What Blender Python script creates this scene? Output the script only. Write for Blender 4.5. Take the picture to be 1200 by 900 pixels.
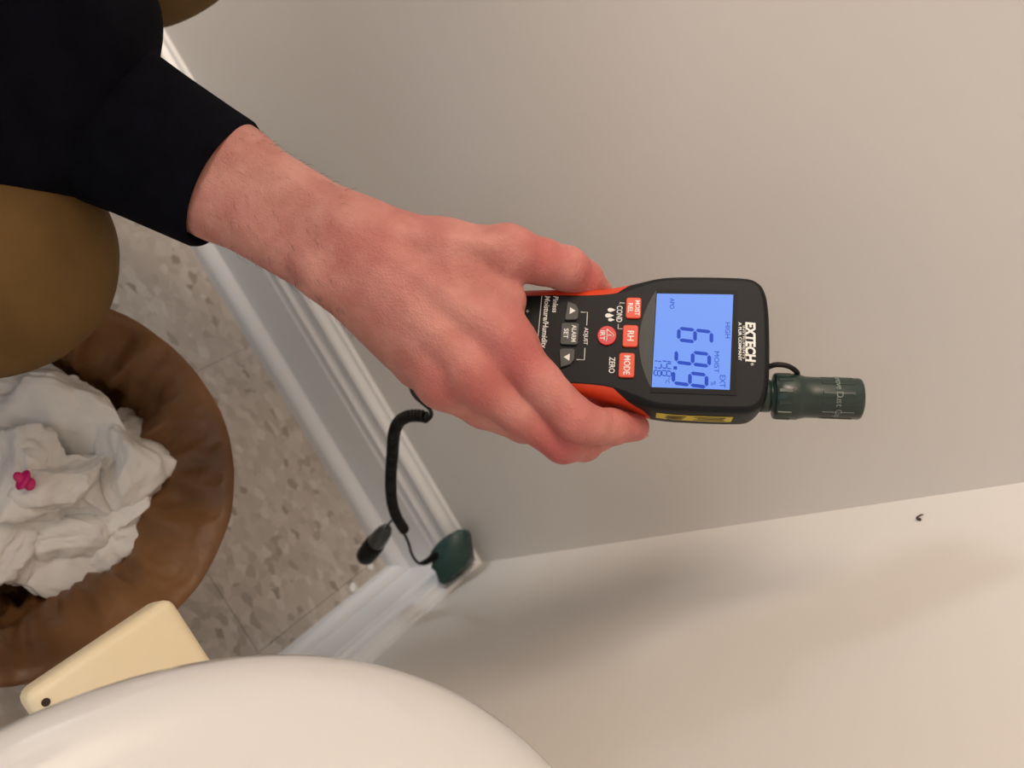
import bpy, bmesh, math, random
import numpy as np
from mathutils import Matrix, Vector

for o in list(bpy.data.objects):
    bpy.data.objects.remove(o)
scene = bpy.context.scene
COL = scene.collection
rng = np.random.default_rng(7)
random.seed(7)

# ------------------------------------------------------------------ camera
# world: corner of the room at the origin, X along the left wall, Y along the right wall, Z up (metres)
F = 900.0
RC = np.array([[-0.49529404, -0.61892777,  0.60960005],
               [-0.86248349,  0.43430720, -0.25980664],
               [-0.10395215, -0.65445066, -0.74892475]])   # rows: camera right, down, forward
CAM = np.array([.2839, .5273, 1.0]) * .88

def pt(px, py, d):
    """a point of the room measured in the photograph (pixel) at its real distance d"""
    return CAM + RC.T @ (np.array([(px - 600) / F, (py - 450) / F, 1.0]) * d)

def atz(px, py, z):
    r = RC.T @ np.array([(px - 600) / F, (py - 450) / F, 1.0])
    return CAM + r * (z - CAM[2]) / r[2]

cd = bpy.data.cameras.new('camera')
cam = bpy.data.objects.new('camera', cd)
COL.objects.link(cam)
scene.camera = cam
cd.sensor_width = 36
cd.lens = 36 * F / 1200
cd.clip_start = .01
m = Matrix.Identity(4)
for i in range(3):
    m[i][0] = RC[0, i]; m[i][1] = -RC[1, i]; m[i][2] = -RC[2, i]; m[i][3] = CAM[i]
cam.matrix_world = m
cd.dof.use_dof = True
cd.dof.focus_distance = .395
cd.dof.aperture_fstop = 9.0

# ------------------------------------------------------------------ world, lights, exposure
w = bpy.data.worlds.new('room_light')
scene.world = w
w.use_nodes = True
bg = w.node_tree.nodes['Background']
bg.inputs[0].default_value = (.90, .93, 1.0, 1)
bg.inputs[1].default_value = .24

def area(name, loc, target, size, energy, color, size_y=None):
    l = bpy.data.lights.new(name, 'AREA')
    l.energy = energy; l.color = color; l.size = size
    if size_y:
        l.shape = 'RECTANGLE'; l.size_y = size_y
    o = bpy.data.objects.new(name, l)
    COL.objects.link(o)
    o.location = loc
    o.rotation_euler = (Vector(target) - Vector(loc)).to_track_quat('-Z', 'Y').to_euler()
    return o
area('ceiling_lamp_light', (1.70, .66, 2.10), (.2, .25, .4), .85, 40, (1.0, .82, .65))
area('window_light', (.95, 2.1, 1.5), (.3, .1, .4), .8, 3.0, (.84, .92, 1.0), .9)
area('doorway_light', (1.75, .34, .36), (.5, .0, .16), .22, 6.5, (.88, .94, 1.0), .40)

vs = scene.view_settings
vs.view_transform = 'Standard'
vs.look = 'None'
vs.gamma = 1
vs.use_curve_mapping = False
vs.exposure = 0.15

# ------------------------------------------------------------------ helpers
def tag(o, label=None, cat=None, group=None, kind=None):
    if label: o['label'] = label
    if cat: o['category'] = cat
    if group: o['group'] = group
    if kind: o['kind'] = kind
    return o

def mesh(name, v, f, mat=None, parent=None, smooth=False, loc=None):
    me = bpy.data.meshes.new(name)
    me.from_pydata([tuple(map(float, x)) for x in v], [], [tuple(map(int, x)) for x in f])
    me.update()
    if mat: me.materials.append(mat)
    if smooth:
        me.polygons.foreach_set('use_smooth', [True] * len(me.polygons))
    o = bpy.data.objects.new(name, me)
    COL.objects.link(o)
    if parent is not None: o.parent = parent
    if loc is not None: o.location = loc
    return o

def empty(name, loc=(0, 0, 0), mat=None):
    o = bpy.data.objects.new(name, None)
    COL.objects.link(o)
    o.empty_display_size = .02
    if mat is not None: o.matrix_world = mat
    else: o.location = loc
    return o

def bm_obj(name, bm, mat, parent=None, smooth=False):
    me = bpy.data.meshes.new(name)
    bm.normal_update()
    bm.to_mesh(me); bm.free()
    if mat: me.materials.append(mat)
    if smooth:
        me.polygons.foreach_set('use_smooth', [True] * len(me.polygons))
    o = bpy.data.objects.new(name, me)
    COL.objects.link(o)
    if parent is not None: o.parent = parent
    return o

def box_bm(x0, x1, y0, y1, z0, z1, bev=0.0, seg=2):
    bm = bmesh.new()
    vs_ = [bm.verts.new((x, y, z)) for z in (z0, z1) for y in (y0, y1) for x in (x0, x1)]
    for q in ((0, 2, 3, 1), (4, 5, 7, 6), (0, 1, 5, 4), (2, 6, 7, 3), (0, 4, 6, 2), (1, 3, 7, 5)):
        bm.faces.new([vs_[i] for i in q])
    if bev:
        bmesh.ops.bevel(bm, geom=list(bm.edges), offset=bev, segments=seg, affect='EDGES', profile=.5)
    return bm

def prism_bm(pts, z0, z1, bev=0.0, seg=2):
    """polygon (ccw seen from +z) extruded from z0 to z1, upper edge rounded"""
    bm = bmesh.new()
    n = len(pts)
    lo = [bm.verts.new((p[0], p[1], z0)) for p in pts]
    hi = [bm.verts.new((p[0], p[1], z1)) for p in pts]
    bm.faces.new(lo[::-1]); top = bm.faces.new(hi)
    for i in range(n):
        bm.faces.new((lo[i], lo[(i + 1) % n], hi[(i + 1) % n], hi[i]))
    if bev:
        bmesh.ops.bevel(bm, geom=list(top.edges), offset=bev, segments=seg, affect='EDGES', profile=.5)
    return bm

def tube(path, rad, sides=8, cap=True):
    """mesh tube along a polyline; rad a number or a list"""
    P = np.array(path, float); n = len(P)
    R_ = np.full(n, rad) if np.isscalar(rad) else np.array(rad, float)
    T = np.gradient(P, axis=0); T /= np.linalg.norm(T, axis=1)[:, None] + 1e-12
    ref = np.array([0, 0, 1.0]) if abs(T[0][2]) < .9 else np.array([1.0, 0, 0])
    u = np.cross(T[0], ref); u /= np.linalg.norm(u)
    V, Fc = [], []
    for i in range(n):
        u = u - (u @ T[i]) * T[i]; u /= np.linalg.norm(u)
        v = np.cross(T[i], u)
        for k in range(sides):
            a = 2 * math.pi * k / sides
            V.append(P[i] + R_[i] * (math.cos(a) * u + math.sin(a) * v))
    for i in range(n - 1):
        for k in range(sides):
            k2 = (k + 1) % sides
            Fc.append((i * sides + k, i * sides + k2, (i + 1) * sides + k2, (i + 1) * sides + k))
    if cap:
        Fc.append(tuple(range(sides))[::-1])
        Fc.append(tuple((n - 1) * sides + k for k in range(sides)))
    return V, Fc

def spline(pts, n):
    """Catmull-Rom through points, n samples per span"""
    P = np.array(pts, float)
    P = np.vstack([2 * P[0] - P[1], P, 2 * P[-1] - P[-2]])
    out = []
    for i in range(1, len(P) - 2):
        for k in range(n):
            t = k / n
            out.append(.5 * ((2 * P[i]) + (-P[i-1] + P[i+1]) * t + (2*P[i-1] - 5*P[i] + 4*P[i+1] - P[i+2]) * t*t
                             + (-P[i-1] + 3*P[i] - 3*P[i+1] + P[i+2]) * t**3))
    out.append(P[-2])
    return np.array(out)

def lathe(prof, n=48):
    """profile (r, z) revolved about z"""
    V, Fc = [], []
    for (r, z) in prof:
        for k in range(n):
            a = 2 * math.pi * k / n
            V.append((r * math.cos(a), r * math.sin(a), z))
    for i in range(len(prof) - 1):
        for k in range(n):
            k2 = (k + 1) % n
            Fc.append((i*n + k, i*n + k2, (i+1)*n + k2, (i+1)*n + k))
    return V, Fc

# ------------------------------------------------------------------ materials
def srgb(r, g, b):
    f = lambda c: (c / 255 / 12.92) if c / 255 <= .04045 else ((c / 255 + .055) / 1.055) ** 2.4
    return (f(r), f(g), f(b), 1.0)

def material(name, col, rough=.5, col2=None, scale=20, detail=4, bump=0, bscale=200, metal=0, spec=.5,
             coat=0, emit=None, estr=0, sss=0, sheen=0, lo=.35, hi=.65):
    mt = bpy.data.materials.new(name); mt.use_nodes = True
    nt = mt.node_tree; b = nt.nodes['Principled BSDF']
    b.inputs['Base Color'].default_value = col
    b.inputs['Roughness'].default_value = rough
    b.inputs['Metallic'].default_value = metal
    b.inputs['Specular IOR Level'].default_value = spec
    b.inputs['Coat Weight'].default_value = coat
    if sheen:
        b.inputs['Sheen Weight'].default_value = sheen
    if emit:
        b.inputs['Emission Color'].default_value = emit
        b.inputs['Emission Strength'].default_value = estr
    if sss:
        b.inputs['Subsurface Weight'].default_value = sss
        b.inputs['Subsurface Radius'].default_value = (1, .35, .2)
        b.inputs['Subsurface Scale'].default_value = .004
    tc = nt.nodes.new('ShaderNodeTexCoord')
    if col2:
        n = nt.nodes.new('ShaderNodeTexNoise'); n.inputs['Scale'].default_value = scale
        n.inputs['Detail'].default_value = detail
        nt.links.new(tc.outputs['Object'], n.inputs['Vector'])
        r = nt.nodes.new('ShaderNodeValToRGB')
        r.color_ramp.elements[0].position = lo; r.color_ramp.elements[0].color = col
        r.color_ramp.elements[1].position = hi; r.color_ramp.elements[1].color = col2
        nt.links.new(n.outputs['Fac'], r.inputs['Fac'])
        nt.links.new(r.outputs['Color'], b.inputs['Base Color'])
    if bump:
        n2 = nt.nodes.new('ShaderNodeTexNoise'); n2.inputs['Scale'].default_value = bscale
        n2.inputs['Detail'].default_value = 3
        nt.links.new(tc.outputs['Object'], n2.inputs['Vector'])
        bp = nt.nodes.new('ShaderNodeBump'); bp.inputs['Strength'].default_value = bump
        bp.inputs['Distance'].default_value = .001
        nt.links.new(n2.outputs['Fac'], bp.inputs['Height'])
        nt.links.new(bp.outputs['Normal'], b.inputs['Normal'])
    return mt

M = {}
M['wall'] = material('wall_paint', (.665, .635, .60, 1), .42, (.69, .66, .625, 1), 3, bump=.08, bscale=160)
M['trim'] = material('trim_gloss_paint', (.74, .74, .74, 1), .3, bump=.04, bscale=90)
M['dark'] = material('meter_black_plastic', srgb(19, 21, 24), .5, spec=.2, bump=.12, bscale=2500)
M['orange'] = material('orange_rubber', srgb(206, 62, 24), .45, bump=.05, bscale=1500)
M['obutton'] = material('orange_key_rubber', srgb(212, 64, 30), .45)
M['rbutton'] = material('red_key_rubber', srgb(200, 34, 40), .4)
M['kbutton'] = material('charcoal_key_rubber', srgb(58, 60, 60), .5)
M['print'] = material('white_print', srgb(225, 225, 222), .5)
M['lens'] = material('smoked_lens', srgb(64, 67, 67), .45, spec=.2)
M['black'] = material('black_plastic', (.006, .006, .007, 1), .5, spec=.15)
M['lcd'] = material('backlit_lcd', (.02, .03, .08, 1), .4, spec=.12, emit=(.15, .305, .84, 1), estr=.9)
M['seg'] = material('lcd_segment', srgb(20, 40, 130), .5, spec=.12, emit=(.012, .05, .32, 1), estr=.9)
M['yellow'] = material('yellow_sticker', srgb(206, 184, 40), .5)
M['green'] = material('dark_green_plastic', srgb(26, 44, 38), .32, bump=.03, bscale=800)
M['capink'] = material('grey_print', srgb(120, 130, 124), .5)
M['pgreen'] = material('probe_green_plastic', srgb(24, 58, 54), .4)
M['cord'] = material('black_cord_rubber', srgb(18, 16, 15), .5, spec=.25)
M['hood'] = material('smoky_clear_hood', srgb(60, 62, 62), .15, spec=.6)
M['navy'] = material('navy_knit', (.0026, .0028, .0055, 1), .95, (.0042, .0045, .0085, 1), 60, bump=.5, bscale=1400, spec=.08)
M['khaki'] = material('khaki_twill', srgb(116, 90, 52), .85, srgb(104, 80, 44), 25, bump=.3, bscale=1500, spec=.2)
M['cream'] = material('cream_painted_wood', srgb(252, 234, 196), .45, srgb(254, 240, 206), 12, bump=.05, bscale=120)
M['porcelain'] = material('white_porcelain', (.70, .71, .72, 1), .12, spec=.55, coat=.3)
M['paper'] = material('white_paper_towel', (.80, .79, .77, 1), .9, bump=.25, bscale=500, spec=.15)
M['pink'] = material('magenta_wrapper', srgb(200, 20, 110), .4)
M['bin'] = material('brown_bin_plastic', srgb(92, 66, 42), .5)
M['chip'] = material('white_paint_chip', (.75, .73, .7, 1), .6)
M['grout'] = material('tile_joint', srgb(120, 108, 96), .8)
M['fibre'] = material('dark_fibre', srgb(60, 45, 38), .7)
M['hair'] = material('dark_arm_hair', srgb(44, 30, 24), .6)
M['nail'] = material('fingernail', srgb(222, 160, 146), .3)
M['metal'] = material('steel_drain', (.6, .6, .6, 1), .25, metal=1)

def liner_mat():
    mt = material('brown_kraft_liner', srgb(112, 78, 48), .42, srgb(150, 108, 68), 14, bump=.5, bscale=24)
    nt = mt.node_tree
    for n_ in nt.nodes:
        if n_.type == 'BUMP': n_.inputs['Distance'].default_value = .012; b = nt.nodes['Principled BSDF']; out = nt.nodes['Material Output']
    t = nt.nodes.new('ShaderNodeBsdfTranslucent'); t.inputs[0].default_value = srgb(170, 104, 54)
    mx = nt.nodes.new('ShaderNodeMixShader'); mx.inputs[0].default_value = .3
    nt.links.new(b.outputs[0], mx.inputs[1]); nt.links.new(t.outputs[0], mx.inputs[2])
    nt.links.new(mx.outputs[0], out.inputs[0])
    return mt
M['liner'] = liner_mat()

def tile_mat():
    mt = bpy.data.materials.new('speckled_vinyl_tile'); mt.use_nodes = True
    nt = mt.node_tree; b = nt.nodes['Principled BSDF']; N = nt.nodes.new; Lk = nt.links.new
    tc = N('ShaderNodeTexCoord')
    geo = N('ShaderNodeNewGeometry')
    mp = N('ShaderNodeMapping'); mp.inputs['Scale'].default_value = (1, 1.5, 1)
    Lk(geo.outputs['Position'], mp.inputs['Vector'])
    nw = N('ShaderNodeTexNoise'); nw.inputs['Scale'].default_value = 60
    Lk(mp.outputs[0], nw.inputs['Vector'])
    ad = N('ShaderNodeMixRGB'); ad.blend_type = 'ADD'; ad.inputs[0].default_value = .014
    Lk(mp.outputs[0], ad.inputs[1]); Lk(nw.outputs['Color'], ad.inputs[2])
    v = N('ShaderNodeTexVoronoi'); v.inputs['Scale'].default_value = 85
    Lk(ad.outputs[0], v.inputs['Vector'])
    sp = N('ShaderNodeSeparateColor'); Lk(v.outputs['Color'], sp.inputs[0])
    r = N('ShaderNodeValToRGB'); e = r.color_ramp.elements
    e[0].position = 0; e[0].color = srgb(150, 138, 124)
    e[1].position = 1; e[1].color = srgb(206, 198, 188)
    for p, c in ((.10, srgb(180, 169, 157)), (.5, srgb(189, 178, 166)), (.9, srgb(198, 188, 177))):
        x = e.new(p); x.color = c
    Lk(sp.outputs[0], r.inputs['Fac'])
    Lk(r.outputs[0], b.inputs['Base Color'])
    b.inputs['Roughness'].default_value = .45
    return mt
M['tile'] = tile_mat()

def skin_mat():
    mt = bpy.data.materials.new('skin'); mt.use_nodes = True
    nt = mt.node_tree; b = nt.nodes['Principled BSDF']; N = nt.nodes.new; Lk = nt.links.new
    tc = N('ShaderNodeTexCoord')
    n1 = N('ShaderNodeTexNoise'); n1.inputs['Scale'].default_value = 55; n1.inputs['Detail'].default_value = 5
    Lk(tc.outputs['Object'], n1.inputs['Vector'])
    r = N('ShaderNodeValToRGB'); e = r.color_ramp.elements
    e[0].position = .36; e[0].color = srgb(188, 125, 114)
    e[1].position = .64; e[1].color = srgb(208, 150, 138)
    Lk(n1.outputs['Fac'], r.inputs['Fac'])
    at = N('ShaderNodeAttribute'); at.attribute_name = 'flush'
    mx = N('ShaderNodeMixRGB'); Lk(at.outputs['Fac'], mx.inputs[0])
    Lk(r.outputs[0], mx.inputs[1]); mx.inputs[2].default_value = srgb(182, 92, 91)
    Lk(mx.outputs[0], b.inputs['Base Color'])
    b.inputs['Roughness'].default_value = .5
    b.inputs['Specular IOR Level'].default_value = .35
    b.inputs['Subsurface Weight'].default_value = .12
    b.inputs['Subsurface Radius'].default_value = (1, .35, .2)
    b.inputs['Subsurface Scale'].default_value = .004
    # fine skin relief: small cells and cross wrinkles
    v = N('ShaderNodeTexVoronoi'); v.inputs['Scale'].default_value = 900
    Lk(tc.outputs['Object'], v.inputs['Vector'])
    n2 = N('ShaderNodeTexNoise'); n2.inputs['Scale'].default_value = 220; n2.inputs['Detail'].default_value = 4
    Lk(tc.outputs['Object'], n2.inputs['Vector'])
    ad = N('ShaderNodeMath'); ad.operation = 'MULTIPLY_ADD'; ad.inputs[1].default_value = .35
    Lk(v.outputs['Distance'], ad.inputs[0]); Lk(n2.outputs['Fac'], ad.inputs[2])
    bp = N('ShaderNodeBump'); bp.inputs['Strength'].default_value = .5; bp.inputs['Distance'].default_value = .0014
    Lk(ad.outputs[0], bp.inputs['Height']); Lk(bp.outputs[0], b.inputs['Normal'])
    return mt
M['skin'] = skin_mat()

# ------------------------------------------------------------------ the room
RX, RY, RZ = 2.4, 2.2, 2.4
def struct(name, bm, mat, parent=None):
    o = bm_obj(name, bm, mat, parent)
    if parent is None: o['kind'] = 'structure'
    return o
struct('wall_left', box_bm(-.1, RX, -.1, 0, -.05, RZ), M['wall'])
struct('wall_right', box_bm(-.1, 0, 0, RY, -.05, RZ), M['wall'])
struct('ceiling', box_bm(-.1, RX, -.1, RY, RZ, RZ + .08), M['wall'])
fl = struct('floor', box_bm(0, RX, 0, RY, -.06, -.003), M['grout'])
TS = .305
tile_cache = {}
xs = [0.0] + [.045 + TS * k for k in range(8)] + [RX]
ys = [0.0] + [.212 + TS * k for k in range(7)] + [RY]
for i in range(len(xs) - 1):
    for j in range(len(ys) - 1):
        sx, sy = round(xs[i+1] - xs[i], 4), round(ys[j+1] - ys[j], 4)
        if sx < .01 or sy < .01: continue
        if (sx, sy) not in tile_cache:
            o = bm_obj('tile', box_bm(.0002, sx - .0002, .0002, sy - .0002, -.003, 0, .0003, 1), M['tile'], fl)
            tile_cache[(sx, sy)] = o.data
        else:
            o = bpy.data.objects.new('tile', tile_cache[(sx, sy)]); COL.objects.link(o); o.parent = fl
        o.location = (xs[i], ys[j], 0)

def extrude_profile(prof, length, axis):
    """profile (offset from wall, height) run along the wall, mitred in the corner"""
    V, Fc = [], []
    for (o_, z) in prof:
        for s in (o_, length):
            V.append((s, o_, z) if axis == 0 else (o_, s, z))
    n = len(prof)
    for i in range(n):
        j = (i + 1) % n
        q = (2*i, 2*i + 1, 2*j + 1, 2*j)
        Fc.append(q if axis == 1 else q[::-1])
    Fc.append([2*i for i in range(n)]); Fc.append([2*i + 1 for i in range(n)][::-1])
    return V, Fc
def arc(cx, cz, r, a0, a1, n=6):
    return [(cx + r * math.cos(math.radians(a0 + (a1 - a0) * k / n)), cz + r * math.sin(math.radians(a0 + (a1 - a0) * k / n))) for k in range(n + 1)]
board = [(0, 0), (.015, 0), (.015, .094), (.0135, .097), (.0125, .101), (.0125, .106)] + arc(.0125, .111, .0035, -60, 70, 5) + \
        [(.0115, .117), (.0115, .120), (.010, .123)]
capp = [(0, .123), (.010, .123), (.009, .127)] + arc(.0085, .136, .0062, -70, 80, 8) + [(.006, .144), (.004, .148), (0, .149)]
shoe = [(.015, 0), (.030, 0), (.030, .011)] + arc(.0175, .0125, .0125, 5, 90, 7) + [(.015, .025)]
for side, ax, ln in (('left', 0, RX), ('right', 1, RY)):
    V, Fc = extrude_profile(board, ln, ax)
    b_ = mesh('baseboard_' + side, V, Fc, M['trim']); b_['kind'] = 'structure'
    V, Fc = extrude_profile(capp, ln, ax); mesh('cap_molding', V, Fc, M['trim'], b_)
    V, Fc = extrude_profile(shoe, ln, ax); mesh('shoe_molding', V, Fc, M['trim'], b_)

# ------------------------------------------------------------------ moisture meter (local: x right of the text, y up, z out of the face; millimetres)
mU = RC.T @ np.array([0.98486164, 0.03399522, -0.16997612])
mW = RC.T @ np.array([-0.07804433, 0.96253282, -0.25969144])
mN = RC.T @ np.array([-0.15477933, -0.26902581, -0.95061479])
mO = CAM + RC.T @ np.array([0.09422222, -0.02222222, 0.4])
MM = Matrix.Identity(4)
for i in range(3):
    MM[i][0] = mW[i]; MM[i][1] = mU[i]; MM[i][2] = mN[i]; MM[i][3] = mO[i]
meter = empty('moisture_meter', mat=MM)
tag(meter, 'black and orange handheld moisture meter with lit blue screen, held in the hand', 'meter')
mm = lambda pts: [tuple(c * .001 for c in p) for p in pts]

def half_profile():
    P = [(0, 39.2), (14, 39.0), (24, 38.2)]
    P += [(26 + 11 * math.sin(math.radians(a)), 26.5 + 11 * math.cos(math.radians(a))) for a in (12, 30, 45, 60, 75)]
    P += [(37.3, 24), (37.6, 12), (37.6, 0), (37.4, -10), (36.4, -20), (34.2, -30), (32.3, -39), (31.0, -48), (30.4, -60), (30.2, -80), (29, -100), (27.5, -114)]
    P += [(15.5 + 11 * math.cos(math.radians(a)), -117 - 11 * math.sin(math.radians(a))) for a in (20, 45, 70)]
    P += [(8, -128.3), (0, -128.5)]
    return P
hp = half_profile()
full = hp + [(-x, y) for x, y in hp[-2:0:-1]]
cl = np.array(full + [full[0]])
sp = spline(cl, 10)[:-1]
d = np.linalg.norm(np.diff(np.vstack([sp, sp[:1]]), axis=0), axis=1)
s = np.concatenate([[0], np.cumsum(d)])
NO = 380
tt = np.linspace(0, s[-1], NO, endpoint=False)
spx = np.vstack([sp, sp[:1]])
OL = np.stack([np.interp(tt, s, spx[:, 0]), np.interp(tt, s, spx[:, 1])], 1)
T = np.roll(OL, -1, 0) - np.roll(OL, 1, 0); T /= np.linalg.norm(T, axis=1)[:, None]
NRM = np.stack([-T[:, 1], T[:, 0]], 1)
if (NRM * OL).sum() < 0: NRM = -NRM
def neck(y):            # 0 at the head, 1 at the waist and grip
    t_ = np.clip((-y - 14) / 32, 0, 1); return t_ * t_ * (3 - 2 * t_)
rings = [(0.0, 6.2, 3.4), (-.3, 5.6, 2.3), (-1.0, 4.0, 1.4), (-2.0, 2.5, .8), (-3.4, 1.2, .4), (-6, .2, .1), (-10, 0, 0), (-17, 0, 0), (-23, .1, .1), (-28.5, .5, .4), (-31.5, 1.6, 1.4), (-33.4, 3.8, 3.6), (-34, 6, 6)]
RG = []
ycut = [-41, -41, -38, -35, -32.5, -29, -25, -22, -20.5, -20, -20, -20, -20]
iR = int(np.argmin(np.abs(OL[:, 1] + 30) + 1e3 * (OL[:, 0] < 0))); iL = int(np.argmin(np.abs(OL[:, 1] + 30) + 1e3 * (OL[:, 0] > 0)))
S_ALL = s[-1]
sR, sL = tt[iR], tt[iL]
for (z, i_neck, i_head), yc in zip(rings, ycut):
    right = (OL[:, 0] > 0) & (OL[:, 1] < 0) & (OL[:, 1] > -80); left = (OL[:, 0] < 0) & (OL[:, 1] < 0) & (OL[:, 1] > -80)
    tR = np.interp(-yc, -OL[right, 1], tt[right]); tL = np.interp(yc, OL[left, 1], tt[left])
    tw = np.interp(tt, [0, sR, S_ALL / 2, sL, S_ALL], [0, tR, S_ALL / 2, tL, S_ALL])
    OLr = np.stack([np.interp(tw, np.append(tt, S_ALL), np.append(OL[:, i], OL[0, i])) for i in range(2)], 1)
    NRr = np.stack([np.interp(tw, np.append(tt, S_ALL), np.append(NRM[:, i], NRM[0, i])) for i in range(2)], 1)
    ins = i_head + (i_neck - i_head) * neck(OLr[:, 1])
    p2 = OLr - NRr * ins[:, None]
    RG.append(np.column_stack([p2, np.full(NO, z)]))
Vall = np.vstack(RG) * .001
fd, fo = [], []
for r_ in range(len(rings) - 1):
    for k in range(NO):
        k2 = (k + 1) % NO
        q = (r_*NO + k, (r_+1)*NO + k, (r_+1)*NO + k2, r_*NO + k2)
        yc = OL[k, 1]
        (fo if (r_ >= 1 and iR <= k < iL) else fd).append(q)
fd.append(tuple(range(NO))[::-1]); fd.append(tuple((len(rings)-1)*NO + k for k in range(NO)))
# orientation check of first face
def orient_out(V, Fc):
    V = np.array(V); c = V.mean(0); q = Fc[len(Fc)//2]
    a_, b_, c_ = V[q[0]], V[q[1]], V[q[2]]
    n_ = np.cross(b_ - a_, c_ - a_)
    return Fc if n_ @ (a_ - c) > 0 else [tuple(x)[::-1] for x in Fc]
def compact(V, Fc):
    used = sorted({i for f_ in Fc for i in f_}); mp_ = {u: i for i, u in enumerate(used)}
    return [V[u] for u in used], [tuple(mp_[i] for i in f_) for f_ in Fc]
def fix_normals(o):
    bm = bmesh.new(); bm.from_mesh(o.data)
    bmesh.ops.recalc_face_normals(bm, faces=bm.faces)
    bm.to_mesh(o.data); bm.free()
V, Fc = compact(Vall, fd)
shell = mesh('housing', V, Fc, M['dark'], meter, True); fix_normals(shell)
V, Fc = compact(Vall, [q[::-1] for q in fo])
grip = mesh('side_grip', V, Fc, M['orange'], meter, True)
bmg = bmesh.new(); bmg.from_mesh(grip.data); bmesh.ops.recalc_face_normals(bmg, faces=bmg.faces); bmg.to_mesh(grip.data); bmg.free()
tag(grip, 'orange rubber sides of the meter')
for o_ in (shell,):
    o_.data.polygons[len(o_.data.polygons) - 2].use_smooth = False
    o_.data.polygons[len(o_.data.polygons) - 1].use_smooth = False

def text_mesh(name, body, x, y, z, size, mat, parent, bold=False, rot=0.0, width=None, shear=0, off=0.0, align='CENTER'):
    cu = bpy.data.curves.new(name, 'FONT')
    cu.body = body; cu.size = size; cu.align_x = align; cu.align_y = 'CENTER'; cu.extrude = .00006 / 1; cu.shear = shear
    cu.resolution_u = 3; cu.offset = off
    o = bpy.data.objects.new(name, cu); COL.objects.link(o)
    bpy.context.view_layer.update()
    me = bpy.data.meshes.new_from_object(o.evaluated_get(bpy.context.evaluated_depsgraph_get()))
    bpy.data.objects.remove(o)
    me.name = name
    me.materials.clear(); me.materials.append(mat)
    if width:
        xs_ = [v.co.x for v in me.vertices]
        if xs_:
            k_ = width / (max(xs_) - min(xs_))
            for v in me.vertices: v.co.x *= k_
    o = bpy.data.objects.new(name, me); COL.objects.link(o)
    o.parent = parent; o.location = (x, y, z); o.rotation_euler = (0, 0, rot)
    return o
def mtext(name, body, x, y, size, mat='print', z=.12, width=None, parent=None, shear=0, off=0.0, align='CENTER'):
    return text_mesh(name, body, x*.001, y*.001, z*.001, size*.001, M[mat], parent or meter, width=width*.001 if width else None, shear=shear, off=off*.001, align=align)

# display window, black surround and backlit panel
arcpts = []
for k in range(13):
    t_ = -1 + 2 * k / 12
    arcpts.append((28.5 * t_, -19.5 - 8.2 * (1 - t_ * t_)))
win = [(x, y) for x, y in arcpts] + [(28.5, -17.0), (-28.5, -17.0)]
bm = prism_bm(mm(win), -.0003, .00035, .0002, 1)
lens = bm_obj('display_window', bm, M['lens'], meter)
tag(lens, 'dark grey window around the screen')
bm = prism_bm(mm([(-28.8, -19.6), (28.4, -20.8), (28.4, 22), (-28.8, 22.4)]), -.0002, .00042)
bm_obj('display_surround', bm, M['black'], meter)
bm = prism_bm(mm([(-26.2, -19.2), (25.6, -20.4), (25.6, 18.6), (-26.2, 20.2)]), .0004, .00056)
lcd = bm_obj('screen', bm, M['lcd'], meter)
tag(lcd, 'lit blue liquid crystal screen')
ZL = .62
SEG = {'6': 'afgedc', '9': 'abcdfg', '1': 'bc', '4': 'bcfg', '8': 'abcdefg', '7': 'abc', '0': 'abcdef'}
def digit(ch, cx, cy, w_, h_, t_, name='digit'):
    bm = bmesh.new()
    W2, H2 = w_ / 2, h_ / 2
    g = t_ * .18
    def hbar(y):
        p = [(-W2 + g, y), (-W2 + g + t_/2, y + t_/2), (W2 - g - t_/2, y + t_/2), (W2 - g, y), (W2 - g - t_/2, y - t_/2), (-W2 + g + t_/2, y - t_/2)]
        return p
    def vbar(x, y0, y1):
        return [(x, y0 + g), (x + t_/2, y0 + g + t_/2), (x + t_/2, y1 - g - t_/2), (x, y1 - g), (x - t_/2, y1 - g - t_/2), (x - t_/2, y0 + g + t_/2)]
    S_ = {'a': hbar(H2), 'g': hbar(0), 'd': hbar(-H2), 'b': vbar(W2, 0, H2), 'c': vbar(W2, -H2, 0), 'f': vbar(-W2, 0, H2), 'e': vbar(-W2, -H2, 0)}
    for c in SEG[ch]:
        bm.faces.new([bm.verts.new(((cx + x + .10 * y) * .001, (cy + y) * .001, ZL * .001)) for x, y in S_[c]])
    bmesh.ops.recalc_face_normals(bm, faces=bm.faces)
    for f_ in bm.faces:
        if f_.normal.z < 0: f_.normal_flip()
    return bm_obj(name, bm, M['seg'], lcd)
for ch, cx, cy in (('6', -2.8, 1.0), ('9', 9.4, 0), ('9', 20.6, -1.2)):
    digit(ch, cx, cy, 6.4, 16.6, 1.9)
bm = prism_bm(mm([(14.0, -9.6), (15.8, -9.6), (15.8, -7.8), (14.0, -7.8)]), .00058, .00062); bm_obj('decimal_point', bm, M['seg'], lcd)
for ch, cx in (('1', 10.2), ('4', 13.9), ('8', 18.0)):
    digit(ch, cx, -13.0, 2.7, 4.8, .6)
for ch, cx in (('1', 10.2), ('7', 13.9), ('8', 18.0)):
    digit(ch, cx, -17.6, 2.7, 3.6, .6)
def ltext(body, x, y, size, width=None):
    return mtext('screen_text', body, x, y, size, 'seg', .6, width, lcd)
ltext('MOIST', 11.0, 11.9, 3.4, 11.5); ltext('HIGH', -6.3, 17.3, 3.6, 8.6); ltext('EXT', 21.2, 14.9, 4.0, 6.6)
ltext('APO', -20.6, -11.3, 3.4, 6.0); ltext('%', 22.6, 10.3, 3.6); ltext('\u00b0C', 22.0, -12.6, 3.0)
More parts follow.
